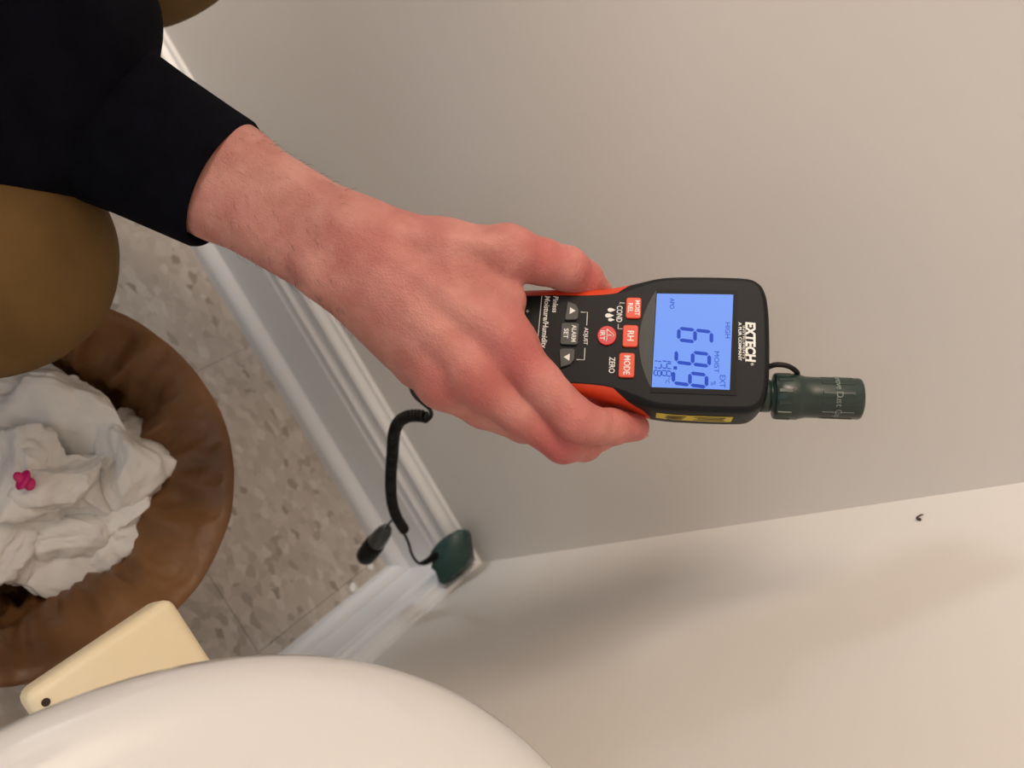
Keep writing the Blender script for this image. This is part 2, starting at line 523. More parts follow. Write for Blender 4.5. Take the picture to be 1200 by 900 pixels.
for x in (-8, -2, 4): 
    bm = prism_bm(mm([(x - 1.2, 18.0), (x + 1.2, 18.0), (x + 1.2, 18.25), (x - 1.2, 18.25)]), .00058, .0006)
    bm.free()

# keys
def rrect(cx, cy, w_, h_, r=1.4, n=4, sk=0.0):
    P = []
    for (sx, sy, a0) in ((1, 1, 0), (-1, 1, 90), (-1, -1, 180), (1, -1, 270)):
        for k in range(n + 1):
            a = math.radians(a0 + 90 * k / n)
            P.append((cx + sx * (w_/2 - r) + r * math.cos(a), cy + sy * (h_/2 - r) + r * math.sin(a)))
    return P
def key(name, poly, mat, h_=1.3, label=None):
    o = bm_obj(name, prism_bm(mm(poly), -.0004, h_ * .001, .0004, 2), M[mat], meter)
    if label: tag(o, label)
    return o
k1 = key('key', rrect(-17.6, -31.2, 11.8, 8.0), 'obutton', label='orange key marked MOIST REL')
mtext('key_text', 'MOIST', -17.6, -29.3, 3.5, z=1.36, width=8.6, parent=k1, off=.06); mtext('key_text', 'REL', -17.6, -33.0, 3.5, z=1.36, width=5.4, parent=k1, off=.06)
k2 = key('key', rrect(-1.8, -32.3, 12.2, 8.0), 'obutton', label='orange key marked RH')
mtext('key_text', 'RH', -1.8, -32.3, 4.6, z=1.36, width=5.6, parent=k2, off=.08)
k3 = key('key', rrect(14.3, -33.6, 13.4, 8.2), 'obutton', label='orange key marked MODE')
mtext('key_text', 'MODE', 14.3, -33.6, 4.6, z=1.36, width=10.4, parent=k3, off=.08)
k4 = key('key', [(-1.8 + 5.4 * math.cos(a), -44.6 + 5.1 * math.sin(a)) for a in np.linspace(0, 2*math.pi, 28, endpoint=False)], 'rbutton', label='round red key marked IRT')
mtext('key_text', 'IRT', -1.8, -47.0, 3.5, z=1.36, width=5.4, parent=k4, off=.06)
tri = [(-5.2, -44.6), (1.6, -44.6), (-1.8, -40.7)]
bm = bmesh.new()
V_, F_ = tube(mm([(tri[0][0], tri[0][1], 1.36), (tri[1][0], tri[1][1], 1.36), (tri[2][0], tri[2][1], 1.36), (tri[0][0], tri[0][1], 1.36)]), .00028, 5)
mesh('warning_triangle', V_, F_, M['print'], k4)
V_, F_ = tube(mm([(-1.8, -43.9, 1.36), (-1.8, -42.2, 1.36)]), .0003, 5); mesh('warning_mark', V_, F_, M['print'], k4)
k5 = key('key', [(-20.8, -66.6), (-10.6, -67.6), (-9.8, -66.8), (-10.2, -61.4), (-11, -60.4), (-16, -60.2), (-19.0, -62.0)], 'kbutton', 1.6, 'charcoal up arrow key')
k6 = key('key', rrect(-2.2, -64.4, 12.4, 9.6), 'kbutton', 1.6, 'charcoal key marked ALARM SET')
k7 = key('key', [(16.8, -68.2), (15.0, -63.0), (12.2, -61.0), (6.9, -61.0), (6.0, -62.0), (6.2, -68.0), (7.2, -69.4)], 'kbutton', 1.6, 'charcoal down arrow key')
mtext('key_text', 'ALARM', -2.2, -62.2, 3.5, z=1.66, width=9.4, parent=k6, off=.05); mtext('key_text', 'SET', -2.2, -66.4, 3.5, z=1.66, width=5.6, parent=k6, off=.05)
def flat(name, poly, par, z=1.66, mat='print'):
    bm = bmesh.new(); f_ = bm.faces.new([bm.verts.new((x*.001, y*.001, z*.001)) for x, y in poly]); bm.normal_update()
    if f_.normal.z < 0: f_.normal_flip()
    return bm_obj(name, bm, M[mat], par)
flat('arrow_print', [(-17.2, -65.0), (-13.2, -65.0), (-15.2, -61.9)], k5)
flat('arrow_print', [(9.0, -63.6), (13.0, -63.6), (11.0, -66.8)], k7)
# printed legends on the face
mtext('legend', 'COND', -14.4, -38.7, 4.3, width=9.2, off=.05)
mtext('legend', 'ZERO', 14.3, -41.4, 4.3, width=8.8, off=.05)
mtext('legend', 'ADJUST', -1.4, -55.8, 2.9, width=9.6, off=.03)
mtext('legend', 'Pinless', -19.4, -73.4, 4.0, width=9.4, shear=.15, off=.03)
mtext('legend', 'Moisture/Humidity', -9.4, -78.0, 4.2, width=30, shear=.15, off=.06)
mtext('legend', '+', -15.0, -88.5, 4)
lg = mtext('logo', 'EXTECH', -.6, 28.6, 6.6, width=21.6, shear=.1, off=.28); tag(lg, 'white maker lettering above the screen')
mtext('logo_line', 'INSTRUMENTS', -.2, 25.5, 1.6, width=18)
mtext('logo_line', 'A FLIR COMPANY', -.6, 23.6, 2.2, width=21, off=.05)
mtext('logo_mark', '\u00ae', 11.6, 29.6, 2.0)
flat('logo_rule', [(-10.6, 26.45), (10.4, 26.45), (10.4, 26.65), (-10.6, 26.65)], meter, .13)
def line(pts, w_=.2):
    V_, F_ = tube(mm([(x, y, .08) for x, y in pts]), w_ * .001, 5); mesh('bracket_print', V_, F_, M['print'], meter)
line([(-9.4, -59.6), (-10.4, -56.6), (-12.6, -56.6)][::-1] if False else [(-15.0, -59.2), (-15.0, -55.6), (-7.6, -55.6)], .25)
line([(11.8, -60.0), (11.8, -55.9), (5.2, -55.9)], .25)
line([(-20.6, -36.0), (-20.8, -38.6), (-19.9, -38.6)], .25)
line([(-6.0, -36.6), (-6.0, -38.9), (-8.6, -38.9)], .25)
line([(-24, -81.0), (8, -81.6)], .22)
def drop(cx, cy, s_):
    flat('drop_icon', [(cx, cy + 1.5*s_), (cx + .62*s_, cy + .2*s_), (cx + .62*s_, cy - .5*s_), (cx + .3*s_, cy - .95*s_), (cx - .3*s_, cy - .95*s_), (cx - .62*s_, cy - .5*s_), (cx - .62*s_, cy + .2*s_)], meter, .12)
drop(-16.6, -43.2, 1.7); drop(-13.4, -44.2, 1.9); drop(-11.0, -43.0, 1.4)
# yellow warning sticker on the right-hand flank
Vs, Fs = [], []
yy = np.linspace(-17.5, 21.5, 14)
for y in yy:
    for z, x in ((-8.5, 37.75), (-14, 37.85), (-20, 37.8)):
        xx = np.interp(y, [-20, -10, 0, 12, 22], [36.5, 37.4, 37.6, 37.6, 37.4]) + (x - 37.6) + .05
        Vs.append((xx*.001, y*.001, z*.001))
for i in range(13):
    for j in range(2):
        a_ = i*3 + j
        Fs.append((a_, a_ + 1, a_ + 4, a_ + 3))
st = mesh('warning_sticker', Vs, Fs, M['yellow'], meter); fix_normals(st)
for i, (y0, y1, z_) in enumerate(((-12, -2, -11.3), (-13, -3, -14.2), (-12, -4, -17), (2, 18, -11.3), (4, 17, -14.2), (2, 18, -17))):
    V_ = [(.0380, y0*.001, (z_ - .7)*.001), (.0380, y1*.001, (z_ - .7)*.001), (.0380, y1*.001, (z_ + .7)*.001), (.0380, y0*.001, (z_ + .7)*.001)]
    mesh('sticker_print', V_, [(0, 1, 2, 3)], M['fibre'], st)
flat('warning_symbol', [(0, 0), (0, 0.01), (.01, 0)], st, -20) if False else None

# sensor with its dark green cap and tether
AX = Matrix.Translation((.0246, .0365, -.0125)) @ Matrix.Rotation(-math.pi/2, 4, 'X')
def lathe_part(name, prof, mat, n=40):
    V_, F_ = lathe([(r*.001, z*.001) for r, z in prof], n)
    V_ = [tuple(AX @ Vector(v)) for v in V_]
    o = mesh(name, V_, F_, M[mat], meter, True); fix_normals(o); return o
lathe_part('sensor_collar', [(0, -2), (8.6, -2), (8.6, 3.2), (8.0, 3.6), (8.0, 4.4), (8.8, 4.8), (8.8, 7.4), (0, 7.4)], 'green')
cap_ = lathe_part('sensor_cap', [(0, 5.4), (11.4, 5.4), (11.9, 5.9), (12, 12), (12.0, 16.5), (11.6, 17.6), (10.7, 21), (10.6, 24), (10.6, 46.6), (10.2, 47.6), (9.4, 48), (0, 48)], 'green')
tag(cap_, 'dark green protective cap on the sensor')
for k in range(12):
    a = 2 * math.pi * k / 12
    c_, s_ = math.cos(a), math.sin(a)
    def rp(r, z, da): return tuple(AX @ Vector((r*.001*math.cos(a + da), r*.001*math.sin(a + da), z*.001)))
    V_ = [rp(10.9, 28, -.06), rp(10.9, 28, .06), rp(10.9, 43, .06), rp(10.9, 43, -.06), rp(10.2, 27.4, -.1), rp(10.2, 27.4, .1), rp(10.2, 43.6, .1), rp(10.2, 43.6, -.1)]
    mesh('cap_rib', V_, [(0, 1, 2, 3), (4, 5, 1, 0), (5, 6, 2, 1), (6, 7, 3, 2), (7, 4, 0, 3)], M['green'], cap_)
    V_ = [rp(12.3, 6.6, -.07), rp(12.3, 6.6, .07), rp(12.3, 13, .07), rp(12.3, 13, -.07), rp(11.6, 6.2, -.1), rp(11.6, 6.2, .1), rp(11.6, 13.5, .1), rp(11.6, 13.5, -.1)]
    mesh('cap_rib', V_, [(0, 1, 2, 3), (4, 5, 1, 0), (5, 6, 2, 1), (6, 7, 3, 2), (7, 4, 0, 3)], M['green'], cap_)
# lettering wrapped round the cap
for k, ch in enumerate('Remove Dust Cap'):
    if ch == ' ': continue
    a = math.radians(-62 + 9.6 * k)   # angle across the visible side
    cu = text_mesh('cap_letter', ch, 0, 0, 0, .0046, M['capink'], cap_)
    # letter plane: tangent to the cap, text advances with the angle
    nx, nz = math.sin(a), math.cos(a)
    ex = Vector((math.cos(a), 0, -math.sin(a))); ey = Vector((0, 1, 0)); ez = Vector((nx, 0, nz))
    mt_ = Matrix.Identity(4)
    p_ = Vector((.0246, .0365 + .0355, -.0125)) + ez * .01096
    for i in range(3):
        mt_[i][0] = ex[i]; mt_[i][1] = ey[i]; mt_[i][2] = ez[i]; mt_[i][3] = p_[i]
    cu.matrix_local = mt_
V_, F_ = tube(spline(mm([(11.5, 37.5, -6), (10.2, 42, -4), (10.8, 48, -4), (13.2, 52.5, -6), (15.6, 53.0, -9)]), 6), .0014, 8)
mesh('cap_tether', V_, F_, M['cord'], meter, True)

# ------------------------------------------------------------------ pin probe on its coiled lead
probe = empty('wired_probe', tuple(pt(528, 652, .85)))
tag(probe, 'dark green wired probe resting in the wall corner on a coiled black lead', 'probe')
PB = np.array(probe.location)
def rel(V): return [tuple(np.array(v) - PB) for v in V]
poly = [(503, 652), (505, 645), (514, 634), (526, 626), (536, 620.5), (542, 621), (546, 626), (547, 634), (549, 646), (550, 655), (546, 662), (536, 671), (526, 680), (520, 684.5), (514, 683), (511, 675), (509, 664), (505, 659)]
bm = bmesh.new()
fr = [bm.verts.new(tuple(pt(x, y, .835 + (650 - y) * .0001) - PB)) for x, y in poly]
bk = [bm.verts.new(tuple(pt(527 + (x - 527) * 1.0 + 6, 652 + (y - 652) * 1.0, .862) - PB)) for x, y in poly]
tf = bm.faces.new(fr); bm.faces.new(bk[::-1])
for i in range(len(poly)):
    j = (i + 1) % len(poly)
    bm.faces.new((fr[j], fr[i], bk[i], bk[j]))
bmesh.ops.bevel(bm, geom=list(tf.edges), offset=.0035, segments=3, affect='EDGES', profile=.5)
bmesh.ops.recalc_face_normals(bm, faces=bm.faces)
bm_obj('probe_body', bm, M['pgreen'], probe, True)
lead = spline([pt(*p) for p in ((470, 618, .735), (474, 626, .745), (479, 637, .765), (482, 648, .785), (488, 658, .80), (497, 661, .815), (506, 657, .83), (514, 652, .838))], 6)
V_, F_ = tube(lead, .0015, 8); mesh('straight_lead', rel(V_), F_, M['cord'], probe, True)
relf = spline([pt(*p) for p in ((494, 660, .812), (501, 657.5, .822), (510, 651, .836))], 5)
V_, F_ = tube(relf, np.linspace(.0022, .0046, len(relf)), 10); mesh('strain_relief', rel(V_), F_, M['black'], probe, True)
coil_axis = spline([pt(*p) for p in ((498, 488, .585), (489, 487, .588), (478, 488, .592), (468, 494, .60), (462, 507, .612), (460, 530, .632), (458, 560, .658), (459, 585, .682), (464, 604, .705), (474, 621, .728))], 40)
seg_ = np.linalg.norm(np.diff(coil_axis, axis=0), axis=1); sl = np.concatenate([[0], np.cumsum(seg_)])
turns = int(sl[-1] / .0029)
NT = turns * 14
sa = np.linspace(0, sl[-1], NT)
ca = np.stack([np.interp(sa, sl, coil_axis[:, i]) for i in range(3)], 1)
Tn = np.gradient(ca, axis=0); Tn /= np.linalg.norm(Tn, axis=1)[:, None]
u_ = np.cross(Tn[0], [0, 0, 1.0]); u_ /= np.linalg.norm(u_)
hel = []
for i in range(NT):
    u_ = u_ - (u_ @ Tn[i]) * Tn[i]; u_ /= np.linalg.norm(u_)
    v_ = np.cross(Tn[i], u_)
    a = 2 * math.pi * i / 14
    hel.append(ca[i] + .0037 * (math.cos(a) * u_ + math.sin(a) * v_))
V_, F_ = tube(hel, .0015, 6); mesh('coiled_lead', rel(V_), F_, M['cord'], probe, True)
up = spline([hel[0], *[pt(*p) for p in ((498, 494, .580), (505, 488, .575), (504, 480, .568), (496, 473, .558), (487, 465, .545), (482, 456, .53), (482, 446, .51), (500, 430, .48), (540, 415, .455))]], 6)
V_, F_ = tube(up, .0015, 8); mesh('upper_lead', rel(V_), F_, M['cord'], probe, True)

plug = empty('plug_cap', tuple(pt(437, 640, .78)))
tag(plug, 'small black plug cap with smoky clear end hanging beside the coiled lead', 'cap')
PB2 = np.array(plug.location)
a0, a1 = pt(455, 617, .755), pt(426, 655, .80)
ax_ = a1 - a0
def along(ts, rs, name, mat):
    V_, F_ = tube([a0 + ax_ * t_ for t_ in ts], rs, 16)
    mesh(name, [tuple(np.array(v) - PB2) for v in V_], F_, M[mat], plug, True)
along([0, .06, .16, .3, .42, .5], [.002, .0055, .0078, .009, .0095, .0096], 'clear_hood', 'hood')
along([.44, .48, .6, .8, .92, .97, 1.0], [.0085, .0102, .0106, .0104, .0098, .008, .005], 'plug_body', 'black')
V_, F_ = tube(spline([pt(462, 608, .715), pt(457, 612, .735), a0 + ax_ * .08], 5), .0012, 6)
mesh('tether', [tuple(np.array(v) - PB2) for v in V_], F_, M['cord'], plug, True)

# ------------------------------------------------------------------ implicit-surface tools for the person
def sd_cone(P, a, b, ra, rb):
    """distance to a round cone with end radii ra, rb (approximate, smooth)"""
    ab = b - a; L2 = ab @ ab + 1e-12
    t_ = np.clip(((P - a) @ ab) / L2, 0, 1)
    return np.linalg.norm(P - a - t_[..., None] * ab, axis=-1) - (ra + (rb - ra) * t_)

class Field:
    def __init__(s_, lo, hi, h_):
        s_.lo = np.array(lo, float); s_.h = h_
        s_.n = np.ceil((np.array(hi) - s_.lo) / h_).astype(int) + 1
    def blank(s_): return np.full(s_.n, .05, np.float32)
    def sub(s_, a, b, r):
        l_ = np.floor((np.minimum(a, b) - r - s_.lo) / s_.h).astype(int); h2 = np.ceil((np.maximum(a, b) + r - s_.lo) / s_.h).astype(int) + 1
        l_ = np.clip(l_, 0, s_.n); h2 = np.clip(h2, 0, s_.n)
        return l_, h2
    def pts(s_, l_, h2):
        g = np.meshgrid(*[s_.lo[i] + s_.h * np.arange(l_[i], h2[i]) for i in range(3)], indexing='ij')
        return np.stack(g, -1)
    def add(s_, G, a, b, ra, rb, k):
        a = np.array(a, float); b = np.array(b, float)
        l_, h2 = s_.sub(a, b, max(ra, rb) + k + .012)
        if (h2 <= l_).any(): return
        sl_ = tuple(slice(l_[i], h2[i]) for i in range(3))
        d_ = sd_cone(s_.pts(l_, h2), a, b, ra, rb)
        G[sl_] = smin(G[sl_], d_, k)

def smin(a, b, k):
    if k <= 0: return np.minimum(a, b)
    h_ = np.maximum(k - np.abs(a - b), 0) / k
    return np.minimum(a, b) - h_ * h_ * k * .25

def surface_nets(G, lo, h_):
    ins = G < 0
    nx, ny, nz = G.shape
    c = [(i, j, k) for i in (0, 1) for j in (0, 1) for k in (0, 1)]
    def cs(A, o_): return A[o_[0]:nx - 1 + o_[0], o_[1]:ny - 1 + o_[1], o_[2]:nz - 1 + o_[2]]
    cnt = sum(cs(ins, o_).astype(np.int8) for o_ in c)
    act = (cnt > 0) & (cnt < 8)
    idx = np.argwhere(act)
    vid = np.full(act.shape, -1, np.int64); vid[act] = np.arange(len(idx))
    vals = {o_: cs(G, o_)[act] for o_ in c}
    acc = np.zeros((len(idx), 3)); num = np.zeros(len(idx))
    for o1 in c:
        for ax in range(3):
            if o1[ax] == 1: continue
            o2 = list(o1); o2[ax] = 1; o2 = tuple(o2)
            v1, v2 = vals[o1], vals[o2]
            cr = (v1 < 0) != (v2 < 0)
            t_ = np.where(cr, v1 / np.where(cr, v1 - v2, 1), 0)
            p_ = np.tile(np.array(o1, float), (len(idx), 1)); p_[:, ax] = t_
            acc[cr] += p_[cr]; num += cr
    V_ = lo + h_ * (idx + acc / num[:, None])
    Fs_ = []
    for ax in range(3):
        b1, b2 = [q for q in range(3) if q != ax]
        e1 = np.take(ins, range(0, G.shape[ax] - 1), ax); e2 = np.take(ins, range(1, G.shape[ax]), ax)
        ed = np.argwhere(e1 != e2)
        ed = ed[(ed[:, b1] > 0) & (ed[:, b2] > 0) & (ed[:, b1] < G.shape[b1] - 1) & (ed[:, b2] < G.shape[b2] - 1)]
        if not len(ed): continue
        fl_ = e1[tuple(ed.T)]
        def vv(d1, d2):
            q = ed.copy(); q[:, b1] -= d1; q[:, b2] -= d2; return vid[tuple(q.T)]
        q = np.stack([vv(1, 1), vv(0, 1), vv(0, 0), vv(1, 0)], 1)
        flip = fl_ if ax != 1 else ~fl_
        q[~flip] = q[~flip][:, ::-1]
        Fs_.append(q)
    return V_, np.vstack(Fs_)

def relax(V_, Fq, it=2, lam=.5):
    n = len(V_)
    E_ = np.vstack([Fq[:, [0, 1]], Fq[:, [1, 2]], Fq[:, [2, 3]], Fq[:, [3, 0]]])
    for _ in range(it):
        s_ = np.zeros_like(V_); c_ = np.zeros(n)
        np.add.at(s_, E_[:, 0], V_[E_[:, 1]]); np.add.at(c_, E_[:, 0], 1)
        np.add.at(s_, E_[:, 1], V_[E_[:, 0]]); np.add.at(c_, E_[:, 1], 1)
        V_ = V_ + lam * (s_ / c_[:, None] - V_)
    return V_

def fast_mesh(name, V_, Fq, mat, parent, origin):
    me = bpy.data.meshes.new(name)
    V_ = np.asarray(V_, np.float32) - np.asarray(origin, np.float32)
    me.vertices.add(len(V_)); me.vertices.foreach_set('co', V_.ravel())
    me.loops.add(Fq.size); me.loops.foreach_set('vertex_index', Fq.astype(np.int32).ravel())
    me.polygons.add(len(Fq))
    me.polygons.foreach_set('loop_start', np.arange(0, Fq.size, 4, dtype=np.int32))
    me.update(calc_edges=True)
    me.polygons.foreach_set('use_smooth', np.ones(len(Fq), bool))
    me.materials.append(mat)
    o = bpy.data.objects.new(name, me); COL.objects.link(o)
    if parent is not None: o.parent = parent
    return o

# ------------------------------------------------------------------ the person: arm and hand
PO = np.array([.90, .42, 0.0])
person = empty('person', tuple(PO))
tag(person, 'crouching person in navy sweatshirt and khaki trousers holding the moisture meter', 'person')

def q3(px, py, d_):      # camera-aligned coordinates of a measured joint
    return np.array([(px - 600) / F * d_, (py - 450) / F * d_, d_])
def to_world(Q): return CAM + Q @ RC

HV = .001
fld = Field((-.275, -.175, .350), (.085, .06, .490), HV)
mmr = .001
palm = fld.blank()
def cone(G, A, B, ra, rb, k=6):
    fld.add(G, q3(*A), q3(*B), ra * mmr, rb * mmr, k * mmr)
# forearm: radius side and ulna side
cone(palm, (112, 98, .430), (272, 195, .424), 27, 22, 12)
cone(palm, (88, 142, .430), (252, 229, .424), 27, 22, 12)
cone(palm, (272, 195, .424), (408, 271, .411), 22, 18.5, 12)
cone(palm, (252, 229, .424), (384, 311, .412), 22, 18.5, 12)
cone(palm, (378, 318, .403), (390, 326, .403), 12, 11, 10)         # head of the ulna
# metacarpals
cone(palm, (408, 271, .411), (440, 290, .407), 18.5, 18, 10)
cone(palm, (430, 288, .408), (594, 398, .398), 17, 13.2, 9)        # index
cone(palm, (415, 300, .407), (556, 438, .398), 17, 13.4, 9)        # middle
cone(palm, (402, 312, .410), (518, 448, .408), 16, 12.6, 9)        # ring
cone(palm, (394, 322, .414), (490, 427, .421), 15, 12, 9)          # little
cone(palm, (404, 335, .424), (468, 408, .430), 14, 12, 9)          # heel of the hand
# thumb side
cone(palm, (440, 277, .413), (520, 290, .409), 16.5, 14.2, 10)
cone(palm, (520, 290, .409), (596, 297, .405), 14.2, 13.4, 8)
cone(palm, (480, 302, .428), (572, 312, .424), 17, 13, 9)
cone(palm, (530, 318, .404), (594, 352, .404), 14, 10.5, 9)        # web
# inner palm against the meter
cone(palm, (450, 320, .420), (520, 420, .416), 14, 11, 8)
# extensor tendons and veins under the skin
for A, B, r1, r2 in (((452, 300, .3965), (588, 394, .3885), 4.6, 4.6), ((438, 312, .3965), (548, 430, .3885), 4.8, 4.6), ((424, 322, .399), (512, 438, .3985), 4.2, 4.2),
                     ((455, 276, .3985), (570, 288, .394), 4.4, 4.2)):
    cone(palm, A, B, r1, r2, 7)
# knuckles
cone(palm, (592, 397, .3945), (600, 405, .395), 11.8, 11.4, 9)
cone(palm, (553, 434, .3955), (562, 444, .3965), 11.8, 11.4, 9)
cone(palm, (514, 442, .404), (522, 450, .406), 10.8, 10.4, 9)
cone(palm, (594, 292, .4015), (602, 295, .402), 12.0, 11.4, 6)
fing = fld.blank()
def finger(nodes, k=3.5):
    G = fld.blank()
    for A, B in zip(nodes[:-1], nodes[1:]):
        cone(G, A[:3], B[:3], A[3], B[3], k)
    return G
thumb = finger([(596, 297, .405, 13.2), (634, 306.5, .4115, 12.2), (664, 315, .418, 11.8), (684, 327, .427, 10.4), (700, 342, .437, 8.8)])
index = finger([(592, 402, .398, 13.4), (632, 447, .395, 11.2), (674, 491, .393, 10.8), (690, 498, .397, 9.9), (716, 500.5, .407, 9.5), (744, 500.5, .418, 7.9)])
middle = finger([(556, 442, .399, 13.2), (610, 485, .402, 11.4), (660, 519, .407, 10.6), (684, 519, .418, 9.8), (704, 508, .432, 9.0), (716, 488, .444, 7.8)])
ring_ = finger([(518, 450, .409, 12.4), (565, 478, .42, 10.8), (614, 498, .432, 10), (640, 500, .444, 9.2), (664, 484, .453, 8.4), (676, 462, .456, 7.4)])
little = finger([(490, 429, .422, 11.6), (530, 458, .434, 9.6), (570, 474, .446, 8.8), (600, 474, .455, 8), (622, 462, .460, 7.4), (634, 444, .461, 6.6)])
fing = smin(smin(thumb, index, .0), middle, .0008); fing = smin(fing, ring_, .0008); fing = smin(fing, little, .0008)
body = smin(palm, fing, .006)
Vh, Fh = surface_nets(body, fld.lo, HV)
Vh = relax(Vh, Fh, 3, .5)
# skin folds over the finger joints
def vnormals(V_, Fq):
    n_ = np.zeros_like(V_); f_ = np.cross(V_[Fq[:, 2]] - V_[Fq[:, 0]], V_[Fq[:, 3]] - V_[Fq[:, 1]])
    for c_ in range(4): np.add.at(n_, Fq[:, c_], f_)
    return n_ / (np.linalg.norm(n_, axis=1)[:, None] + 1e-12)
Nh = vnormals(Vh, Fh)
for c0, c1, rad_, amp_, wl in (((668, 484, .384), (684, 500, .386), .0105, .00042, .0030), ((714, 500, .398), (730, 500, .402), .007, .00026, .0024), ((650, 516, .398), (668, 526, .400), .010, .00035, .0030),
                               ((664, 312, .408), (684, 322, .414), .010, .00045, .0032), ((372, 280, .395), (400, 298, .393), .022, .00025, .0045)):
    A_, B_ = q3(*c0), q3(*c1); dv = (B_ - A_) / np.linalg.norm(B_ - A_); mid = (A_ + B_) / 2
    rel_ = Vh - mid; d2 = (rel_ ** 2).sum(1)
    x_ = rel_ @ dv + .0012 * np.sin(rel_ @ np.array([310., 270., 190.]))
    Vh = Vh - Nh * (amp_ * np.exp(-d2 / rad_ ** 2) * np.abs(np.sin(x_ * math.pi / wl)) ** .5 * -1 + 0)[:, None]
# veins on the back of the hand and the wrist
hand = fast_mesh('body', to_world(Vh), Fh, M['skin'], person, PO)
# flush of the knuckles  and finger joints (skin colour)
fl_pts = [((602, 422, .384), .020, .6), ((562, 462, .388), .018, .5), ((676, 495, .385), .016, .35), ((650, 525, .397), .020, .7), ((640, 300, .40), .018, .45), ((740, 500, .41), .014, .5), ((690, 318, .415), .012, .6), ((520, 455, .395), .015, .6), ((440, 300, .39), .03, .25)]
fv = np.zeros(len(Vh))
for p_, r_, s_ in fl_pts:
    fv = np.maximum(fv, s_ * np.exp(-((Vh - q3(*p_)) ** 2).sum(1) / (r_ * r_)))
# the whole hand is a little redder than the forearm
fv = np.clip(fv + .25 / (1 + np.exp(-(Vh[:, 0] + .06) / .02)), 0, 1)
at = hand.data.attributes.new('flush', 'FLOAT', 'POINT'); at.data.foreach_set('value', fv.astype(np.float32))

# fingernails of the index finger and thumb
def nail(c, dirv, nrm, w_, l_, t_, name='fingernail'):
    dirv = dirv / np.linalg.norm(dirv); nrm = nrm - (nrm @ dirv) * dirv; nrm /= np.linalg.norm(nrm); sd = np.cross(nrm, dirv)
    V_, F_ = [], []
    nu, nv_ = 10, 8
    for i in range(nu + 1):
        for j in range(nv_ + 1):
            u_ = -1 + 2 * i / nu; v__ = -1 + 2 * j / nv_
            x_ = u_ * (1 - .12 * v__ ** 4); 
            V_.append(c + sd * x_ * w_ + dirv * v__ * l_ * (1 - .18 * u_ * u_) - nrm * (w_ * .55 * u_ * u_) + nrm * 0)
    for i in range(nu):
        for j in range(nv_):
            a_ = i * (nv_ + 1) + j
            F_.append((a_, a_ + nv_ + 1, a_ + nv_ + 2, a_ + 1))
    o = mesh(name, to_world(np.array(V_)) - PO, F_, M['nail'], person, True)
    sm = o.modifiers.new('thickness', 'SOLIDIFY'); sm.thickness = .0006
    return o
tip, dip = q3(744, 500.5, .418), q3(716, 500.5, .407)
nail(q3(746, 502, .4195) + np.array([-.0004, .0054, .0020]), tip - dip, np.array([.1, .95, .30]), .0050, .0060, .001)

# hairs on the forearm and the back of the hand
hv, hf = [], []
cand = np.argwhere((Vh[:, 0] < -.085) & (Vh[:, 0] > -.17))[:, 0]
me_n = np.zeros_like(Vh)
Fn = np.cross(Vh[Fh[:, 1]] - Vh[Fh[:, 0]], Vh[Fh[:, 2]] - Vh[Fh[:, 0]])
for c_ in range(4): np.add.at(me_n, Fh[:, c_], Fn)
me_n /= np.linalg.norm(me_n, axis=1)[:, None] + 1e-12
sel = rng.choice(cand, 260, replace=False)
axd = q3(400, 295, .41) - q3(262, 212, .424); axd /= np.linalg.norm(axd)
base_i = 0
for i in sel:
    p_ = Vh[i]; n_ = me_n[i]
    if n_[2] > .5: continue
    t_ = axd * (.6 + .4 * rng.random()) + np.array([0, .5, 0]) * rng.random() + rng.normal(0, .25, 3)
    t_ -= (t_ @ n_) * n_; t_ /= np.linalg.norm(t_)
    L_ = rng.uniform(.003, .0075)
    path = [p_ - n_ * .0003, p_ + n_ * L_ * .22 + t_ * L_ * .35, p_ + n_ * L_ * .28 + t_ * L_ * .8]
    V_, F_ = tube(path, [.00010, .00008, .00003], 3, False)
    hv += V_; hf += [tuple(x + base_i for x in f_) for f_ in F_]; base_i += len(V_)
hr = mesh('arm_hair', to_world(np.array(hv)) - PO, hf, M['hair'], person); hr['kind'] = 'stuff'

# ribbed cuff of the sweatshirt
def ring_pts(c, axv, side, hw, hd, n=64, wob=0.0, ph=0.0):
    axv = axv / np.linalg.norm(axv); side = side - (side @ axv) * axv; side /= np.linalg.norm(side); up_ = np.cross(axv, side)
    out = []
    for k in range(n):
        a = 2 * math.pi * k / n
        r_ = 1 + wob * math.sin(3 * a + ph) + wob * .6 * math.sin(5 * a + 2 * ph)
        out.append(c + side * hw * r_ * math.cos(a) + up_ * hd * r_ * math.sin(a))
    return out
def loft(ringlist):
    n = len(ringlist[0]); V_ = [p for r_ in ringlist for p in r_]; F_ = []
    for i in range(len(ringlist) - 1):
        for k in range(n):
            k2 = (k + 1) % n
            F_.append((i*n + k, i*n + k2, (i+1)*n + k2, (i+1)*n + k))
    return V_, F_
cA, cB = q3(120, 140, .425), q3(261, 216, .424)
cax = cB - cA; cax[2] = .002
cside = np.array([.43, -.90, 0])
prof = [(-.25, 49, 40), (0, 47.5, 38), (.2, 45, 36), (.4, 43, 34), (.6, 41.5, 36.5), (.8, 40, 36), (.92, 39.2, 35.6), (.975, 38.8, 35.2), (1.0, 37.8, 34.4), (1.005, 36.4, 33.2), (.985, 35.2, 32), (.9, 34.2, 31), (.6, 34, 31)]
Rg = []
for t_, hw, hd in prof:
    Rg.append(ring_pts(cA + cax * t_, cax, cside, hw * mmr, hd * mmr, 160, .006, t_ * 3))
V_, F_ = loft(Rg)
V_ = np.array(V_)
# fine ribs along the cuff
k_ = np.arange(len(V_)) % 160
V_ += 0
cuff = mesh('sleeve_cuff', to_world(V_) - PO, F_, M['navy'], person, True); fix_normals(cuff)

